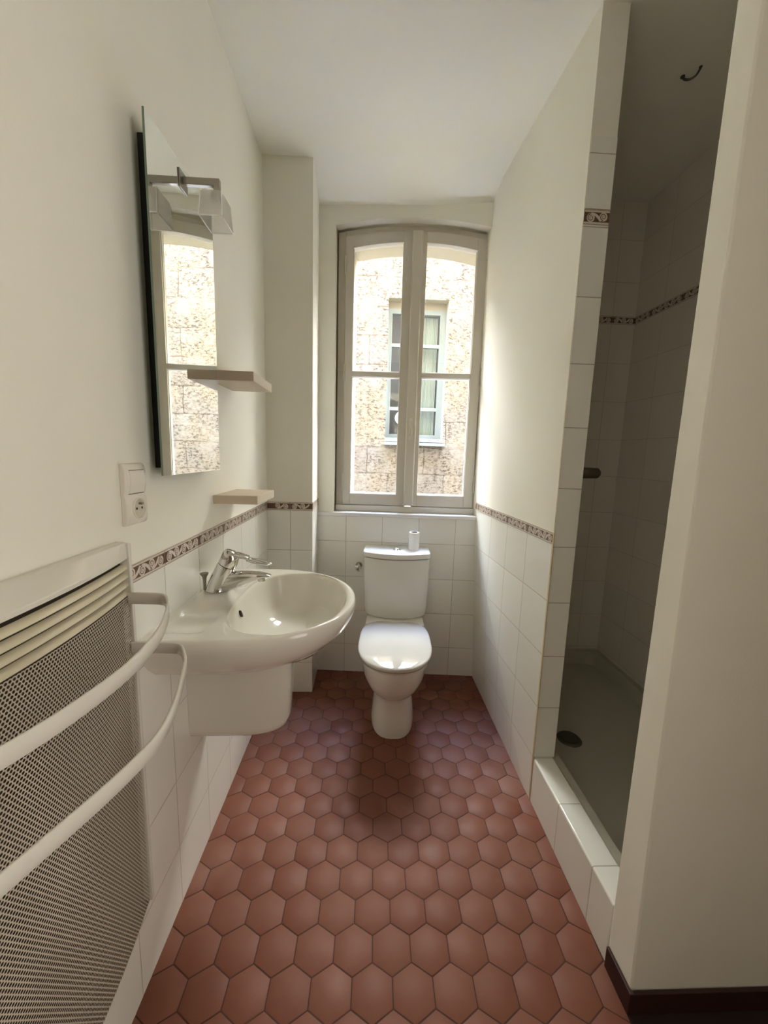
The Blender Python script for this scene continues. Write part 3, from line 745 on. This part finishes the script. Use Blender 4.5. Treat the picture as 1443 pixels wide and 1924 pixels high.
local(b, lo_).build('lamp_shade', lam, smooth=30)
b = MB(); b.lathe([(0.004, 0.0), (0.008, -0.008), (0.009, -0.022), (0.006, -0.03), (0.0001, -0.032)], 'globe', (-0.386, 1.064, 1.870), n=16); local(b, lo_).build('bulb', lam)

# ------------------------------------------------------------------ shelves
def shelf(y0, y1, z0, z1, x1, label):
    b = MB(); b.box(-0.4998, x1, y0, y1, z0, z1, {'*': 'shelf', '+x': 'shelfe'})
    o = local(b, (-0.5, (y0 + y1) / 2, z0)).build('wall_shelf', bevel=0.0012); o.location = (-0.5, (y0 + y1) / 2, z0)
    tag(o, label, 'shelf', 'beige laminate wall shelves')
shelf(1.265, 1.490, 1.486, 1.515, -0.360, 'upper beige laminate shelf, reflected in the mirror edge')
shelf(1.276, 1.500, 1.100, 1.128, -0.3585, 'lower beige laminate shelf just above the scroll border')

# ------------------------------------------------------------------ wash basin
bo = (-0.5, 1.11, 0.70); BC = 1.11
bas = empty('wash_basin', bo); tag(bas, 'white ceramic wall basin with overflow slot and half pedestal', 'basin')
NA = 96; HW = 0.282; XTIP = -0.030; XS = -0.335
def outline(k, inset=0.0):
    """D-shaped rim outline; k 0..NA; back edge straight on the wall"""
    t = k / NA
    # param: go from wall near corner around tip to wall far corner
    if t < 0.12: return (lerp(-0.4995, XS, t / 0.12), BC - HW + inset)
    if t > 0.88: return (lerp(XS, -0.4995, (t - 0.88) / 0.12), BC + HW - inset)
    a = lerp(-pi / 2, pi / 2, (t - 0.12) / 0.76)
    ca, sa = cos(a), sin(a); n = 2.12
    r = (abs(ca) ** n + abs(sa) ** n) ** (-1 / n)
    return (XS + (XTIP - inset - XS) * r * ca, BC + (HW - inset) * r * sa)
BX, BY, BA, BB = -0.212, BC, 0.156, 0.236
def bowl(k, s=1.0, sx=None):
    t = k / NA; a = lerp(-pi, pi, t)
    ca, sa = cos(a), sin(a)
    ax = BA if ca > 0 else BA * 0.98
    n = 2.0 if ca > 0 else 2.5
    r = (abs(ca) ** n + abs(sa) ** n) ** (-1 / n)
    return (BX + ax * s * r * ca, BY + BB * s * r * sa)
def back(k):     # points of full rim loop: outline plus the straight back
    return outline(k)
# full closed loop: outline (NA+1 pts) + back pts
NB = 24
def loop_outer(inset, z, xin=0.0):
    pts = []
    for k in range(NA + 1):
        x, y = outline(k, inset); pts.append((max(x, -0.4995 + xin), y, z))
    for k in range(1, NB):
        t = k / NB; pts.append((-0.4995 + xin, lerp(BC + HW - inset, BC - HW + inset, t), z))
    return pts
def ang(p): return atan2((p[1] - BY) / BB, (p[0] - BX) / BA)
def loop_bowl(s, z, ref, dx=0.0):
    out = []
    for p in ref:
        a = ang(p); ca, sa = cos(a), sin(a)
        n = 2.0 if ca > 0 else 3.0
        r = (abs(ca) ** n + abs(sa) ** n) ** (-1 / n)
        out.append((BX + dx + BA * s * r * ca, BY + BB * s * r * sa, z))
    return out
ref = loop_outer(0, 0.85)
ZR = 0.850
def deckz(p, base):
    x, y = p[0], p[1]
    d = sqrt(((x + 0.436) / 0.046) ** 2 + ((y - 1.105) / 0.070) ** 2)   # raised oval under the tap
    z = base + 0.0225 / (1 + math.exp((d - 1.0) * 14)) 
    if x < -0.375:   # soap recess either side
        dd = abs(y - 1.105)
        z -= 0.009 * max(0, min(1, (dd - 0.095) / 0.02)) * max(0, min(1, (0.235 - dd) / 0.02)) * max(0, min(1, (-0.375 - x) / 0.02)) * max(0, min(1, (x + 0.497) / 0.01))
    return z
b = MB()
rings = [loop_outer(0.000, 0.830), loop_outer(0.000, 0.842), loop_outer(0.002, 0.8475), loop_outer(0.006, 0.8505), loop_outer(0.012, ZR + 0.0008)]
inner = loop_bowl(1.0, ZR - 0.004, ref)
o2 = loop_outer(0.012, ZR + 0.0008)
for t in [i / 12 for i in range(1, 13)]:
    ring = []
    for p, q_ in zip(o2, inner):
        x, y = lerp(p[0], q_[0], t), lerp(p[1], q_[1], t)
        base = ZR + 0.0008 - 0.004 * t ** 2
        ring.append((x, y, deckz((x, y), base)))
    rings.append(ring)
lastz = [p[2] for p in rings[-1]]
for s_, z in ((0.985, 0.842), (0.970, 0.834), (0.94, 0.815), (0.89, 0.785), (0.80, 0.752), (0.66, 0.728), (0.45, 0.714), (0.22, 0.709), (0.075, 0.708)):
    rings.append(loop_bowl(s_, z, ref))
b.loft(rings, 'ceramic', False, True)
# underside
und = []
for s_, sy, z in ((1.0, 1.0, 0.830), (0.992, 0.985, 0.815), (0.965, 0.95, 0.790), (0.91, 0.88, 0.762), (0.83, 0.78, 0.736), (0.73, 0.65, 0.715), (0.62, 0.50, 0.700), (0.50, 0.36, 0.690)):
    und.append([(-0.4995 + (p[0] + 0.4995) * s_, BC + (p[1] - BC) * sy, z) for p in ref])
b.loft(und, 'ceramic', False, True)
local(b, bo).build('bowl', bas, smooth=55)
b = MB(); b.lathe([(0.0001, 0.004), (0.018, 0.004), (0.021, 0.0)][::-1], 'chrome', (BX, BY, 0.7085), n=24); local(b, bo).build('waste', bas)
b = MB()   # overflow slot in the tap-side wall of the bowl
b.lathe([(0.0095, -0.004), (0.0095, 0.0012), (0.006, 0.0016), (0.0001, 0.0016)], 'hole', (0, 0, 0), n=20, axis='x')
b.v = [(x * 1.0 + y * 0.0 - 0.3535 + (z) * -0.35, y * 0.55 + 1.075, z + 0.812) for x, y, z in b.v]
local(b, bo).build('overflow', bas)
b = MB()   # half pedestal
def ped(z, hw, xt, r=0.5):
    pts = []; n = 36
    for k in range(n + 1):
        a = lerp(-pi / 2, pi / 2, k / n); ca, sa = cos(a), sin(a); e = 3.0
        rr = (abs(ca) ** e + abs(sa) ** e) ** (-1 / e)
        pts.append((-0.41 + (xt + 0.41) * rr * ca, 1.132 + hw * rr * sa, z))
    pts = [(-0.4995, 1.132 - hw, z)] + pts + [(-0.4995, 1.132 + hw, z)]
    return pts
b.loft([ped(0.705, 0.094, -0.218), ped(0.60, 0.092, -0.222), ped(0.47, 0.090, -0.226), ped(0.452, 0.087, -0.232), ped(0.444, 0.080, -0.243)], 'ceramic')
local(b, bo).build('half_pedestal', bas, smooth=50)

# tap
to = (-0.432, 1.10, 0.862)
tap = empty('tap', to); tag(tap, 'chrome single-lever mixer tap on the basin', 'tap')
TY = 1.10
def tring(cx, cz, rx, ry, tilt, n=28, e=2.0):
    out = []
    for k in range(n):
        a = 2 * pi * k / n; ca, sa = cos(a), sin(a)
        lx = rx * ca; ly = ry * sa
        out.append((cx + lx * cos(tilt), TY + ly, cz - lx * sin(tilt)))
    return out
b = MB()
b.loft([tring(-0.431, 0.8735, 0.0290, 0.028, 0), tring(-0.431, 0.8755, 0.0290, 0.028, 0), tring(-0.430, 0.877, 0.0280, 0.0270, 0.05), tring(-0.426, 0.890, 0.0280, 0.0265, 0.15),
        tring(-0.414, 0.915, 0.0275, 0.0255, 0.32), tring(-0.402, 0.942, 0.0260, 0.0240, 0.42), tring(-0.3995, 0.947, 0.0246, 0.0232, 0.45)], 'chrome')
# spout: flattened loft running out over the bowl
def sring(x, zc, hy, hz, tilt=0.0, n=24):
    out = []
    for k in range(n):
        a = 2 * pi * k / n; ca, sa = cos(a), sin(a); e = 2.6
        r = (abs(ca) ** e + abs(sa) ** e) ** (-1 / e)
        ly, lz = hy * r * ca, hz * r * sa
        out.append((x + lz * sin(tilt), TY + ly, zc + lz * cos(tilt)))
    return out
b.loft([sring(-0.425, 0.892, 0.021, 0.0225, -0.3), sring(-0.400, 0.897, 0.0215, 0.0270, -0.15), sring(-0.372, 0.905, 0.0210, 0.0260, 0.0), sring(-0.342, 0.913, 0.0195, 0.0185, 0.15),
        sring(-0.312, 0.9175, 0.0175, 0.0115, 0.2), sring(-0.288, 0.9185, 0.0145, 0.0060, 0.2), sring(-0.276, 0.9175, 0.009, 0.002, 0.2)], 'chrome')
local(b, to).build('body', tap, smooth=50)
b = MB(); b.lathe([(0.0105, 0.0), (0.0105, -0.008), (0.008, -0.009), (0.0001, -0.0092)], 'chrome', (-0.302, TY, 0.9105), n=20); local(b, to).build('aerator', tap)
b = MB()   # cap and loop lever
b.loft([tring(-0.3985, 0.949, 0.0254, 0.0240, 0.45), tring(-0.393, 0.960, 0.0260, 0.0245, 0.5), tring(-0.386, 0.977, 0.0240, 0.023, 0.5), tring(-0.382, 0.986, 0.019, 0.018, 0.5), tring(-0.3805, 0.989, 0.010, 0.010, 0.5)], 'chrome')
# lever neck
b.loft([sring(-0.392, 0.974, 0.018, 0.012, 0.35), sring(-0.370, 0.978, 0.0165, 0.009, 0.35), sring(-0.350, 0.974, 0.0155, 0.0058, 0.35), sring(-0.338, 0.970, 0.015, 0.0040, 0.35)], 'chrome')
loopp = []
for k in range(33):
    a = lerp(-pi * 0.86, pi * 0.86, k / 32); 
    lx = -0.308 + 0.034 * cos(a); ly = 0.0175 * sin(a) * (1 - 0.35 * (cos(a) + 1) / 2)
    loopp.append((lx, TY + ly, 0.9655 - (lx + 0.340) * 0.19))
b.tube(loopp, 0.0040, 'chrome', n=10)
local(b, to).build('lever', tap, smooth=50)
b = MB(); b.lathe([(0.0045, 0.0), (0.0050, 0.035), (0.0065, 0.044), (0.0115, 0.052), (0.0115, 0.055), (0.0001, 0.0555)], 'chrome_b', (-0.4635, TY, 0.868), n=20); local(b, to).build('pop_up_rod', tap)

# ------------------------------------------------------------------ toilet (square to the window wall)
TM = BWM @ Matrix.Translation((0.446, -0.30, 0.0))
toi = empty('toilet', matrix=TM); tag(toi, 'white close-coupled toilet with closed lid under the window', 'toilet')
def oval(z, wf, wb, hw, e=2.2, n=48, eb=3.5):
    """outline between front wf and back wb (w values, negative = into the room)"""
    pts = []; c = wf + (wb - wf) * 0.48
    for k in range(n):
        a = 2 * pi * k / n; ca, sa = cos(a), sin(a)
        ee = e if sa < 0 else eb
        r = (abs(ca) ** ee + abs(sa) ** ee) ** (-1 / ee)
        pts.append((hw * r * ca, c + (abs(wf - c) if sa < 0 else abs(wb - c)) * r * sa + 0.30, z))
    return pts
b = MB()
b.loft([oval(0.0, -0.545, -0.12, 0.103, 2.6), oval(0.03, -0.548, -0.12, 0.104, 2.6), oval(0.10, -0.540, -0.11, 0.096, 2.6), oval(0.16, -0.538, -0.10, 0.092, 2.5), oval(0.190, -0.545, -0.09, 0.094, 2.4), oval(0.205, -0.570, -0.085, 0.104, 2.3),
        oval(0.228, -0.604, -0.08, 0.122, 2.25), oval(0.262, -0.640, -0.07, 0.139, 2.2), oval(0.305, -0.668, -0.06, 0.151, 2.2), oval(0.36, -0.688, -0.05, 0.157, 2.2), oval(0.395, -0.694, -0.05, 0.158, 2.2), oval(0.402, -0.690, -0.05, 0.155, 2.2)], 'toiletcer')
b.box(-0.150, 0.150, -0.245 + 0.30, -0.03 + 0.30, 0.34, 0.412, 'toiletcer')
b.build('bowl', toi, smooth=50)
b = MB(); b.loft([oval(0.402, -0.685, -0.255, 0.150, 2.2), oval(0.4045, -0.685, -0.255, 0.150, 2.2)], 'gap')
b.loft([oval(0.4045, -0.702, -0.255, 0.160, 2.25, eb=4), oval(0.4075, -0.706, -0.253, 0.163, 2.25, eb=4), oval(0.413, -0.706, -0.253, 0.163, 2.25, eb=4), oval(0.4145, -0.703, -0.255, 0.161, 2.25, eb=4)], 'seat')
b.build('seat', toi, smooth=50)
b = MB(); b.loft([oval(0.416, -0.704, -0.255, 0.161, 2.25, eb=4), oval(0.4185, -0.708, -0.252, 0.1645, 2.25, eb=4), oval(0.429, -0.709, -0.251, 0.165, 2.25, eb=4), oval(0.4330, -0.7055, -0.254, 0.1625, 2.25, eb=4), oval(0.4355, -0.699, -0.259, 0.157, 2.25, eb=4), oval(0.4385, -0.682, -0.270, 0.145, 2.25, eb=4), oval(0.4430, -0.655, -0.288, 0.128, 2.25, eb=4), oval(0.4472, -0.622, -0.305, 0.108, 2.2, eb=4), oval(0.4500, -0.585, -0.325, 0.082, 2.2, eb=4), oval(0.4512, -0.53, -0.37, 0.045, 2.2, eb=3)], 'seat')
b.build('lid', toi, smooth=60)
def tank(z, hw, wf, sag=0.052, wb=-0.012, r=0.012):
    pts = []; n = 22
    for k in range(n + 1):
        x = lerp(-hw + r, hw - r, k / n); t = x / hw
        pts.append((x, wf + sag * t * t + 0.30, z))
    a = wf + sag
    pts += [(hw - r * 0.3, a + r * 0.5 + 0.30, z), (hw, a + r * 1.6 + 0.30, z), (hw, wb + 0.30, z), (-hw, wb + 0.30, z), (-hw, a + r * 1.6 + 0.30, z), (-hw + r * 0.3, a + r * 0.5 + 0.30, z)]
    return pts
b = MB()
b.loft([tank(0.410, 0.125, -0.155), tank(0.414, 0.157, -0.184), tank(0.430, 0.167, -0.194), tank(0.47, 0.170, -0.197), tank(0.60, 0.173, -0.200), tank(0.736, 0.1745, -0.203), tank(0.738, 0.1715, -0.1995)], 'toiletcer')
b.loft([tank(0.738, 0.171, -0.199), tank(0.7425, 0.171, -0.199)], 'gap')
b.build('cistern', toi, smooth=45)
b = MB(); b.loft([tank(0.7415, 0.173, -0.202), tank(0.7430, 0.1775, -0.2075), tank(0.764, 0.178, -0.208), tank(0.769, 0.1755, -0.205), tank(0.7705, 0.170, -0.199)], 'toiletcer')
b.build('cistern_lid', toi, smooth=45)
b = MB(); b.lathe([(0.0205, 0.0), (0.0205, 0.003), (0.017, 0.005)], 'chrome', (0.0, -0.105 + 0.30, 0.7705), n=28)
b.lathe([(0.0165 * cos(t) + 1e-5, 0.004 + 0.009 * sin(t)) for t in [pi / 2 * k / 8 for k in range(9)]], 'chrome', (0.0, -0.105 + 0.30, 0.7705), n=28)
b.build('flush_button', toi, smooth=50)

# toilet paper roll on the cistern
rm = BWM @ Matrix.Translation((0.536, -0.088, 0.7708))
rol = empty('toilet_roll', matrix=rm); tag(rol, 'nearly used-up white paper roll standing on the cistern', 'toilet roll')
b = MB(); b.lathe([(0.0180, 0.0), (0.0268, 0.0), (0.0275, 0.004), (0.0272, 0.048), (0.0278, 0.092), (0.0270, 0.0955), (0.0180, 0.0955), (0.0180, 0.0)], 'paper', n=36, cap0=False, cap1=False)
b.add([(0.0275 * cos(a), 0.0275 * sin(a), z) for a in (2.7, 2.9) for z in (0.002, 0.094)] + [(-0.031, 0.002, 0.004), (-0.0315, 0.002, 0.091)], [(2, 3, 5, 4)], 'paper')
b.build('paper', rol, smooth=50)
b = MB(); b.lathe([(0.0172, 0.001), (0.0180, 0.001), (0.0180, 0.096), (0.0172, 0.096), (0.0172, 0.001)], 'card', n=30, cap0=False, cap1=False); b.build('cardboard_core', rol, smooth=50)

# stop valve on the back wall
vm = BWM @ Matrix.Translation((0.235, 0.0, 0.648))
val = empty('stop_valve', matrix=vm); tag(val, 'chrome angle stop valve on the tiles left of the cistern', 'valve')
b = MB(); b.lathe([(0.0001, -0.004), (0.018, -0.004), (0.020, 0.0)], 'chrome', n=24, axis='y'); b.lathe([(0.009, -0.004), (0.009, -0.04)], 'chrome', n=20, axis='y')
b.lathe([(0.0075, 0.0), (0.0085, -0.012), (0.0085, -0.026)], 'chrome', (0.0, -0.030, 0.0), n=16); b.build('body', val)
b = MB()
rings = []
for y, R in ((-0.040, 0.010), (-0.043, 0.0155), (-0.056, 0.0165), (-0.060, 0.012)):
    rings.append([(R * (1 + 0.16 * cos(5 * a)) * cos(a), y, R * (1 + 0.16 * cos(5 * a)) * sin(a)) for a in [2 * pi * k / 40 for k in range(40)]])
b.loft(rings, 'chrome'); b.build('knob', val, smooth=50)
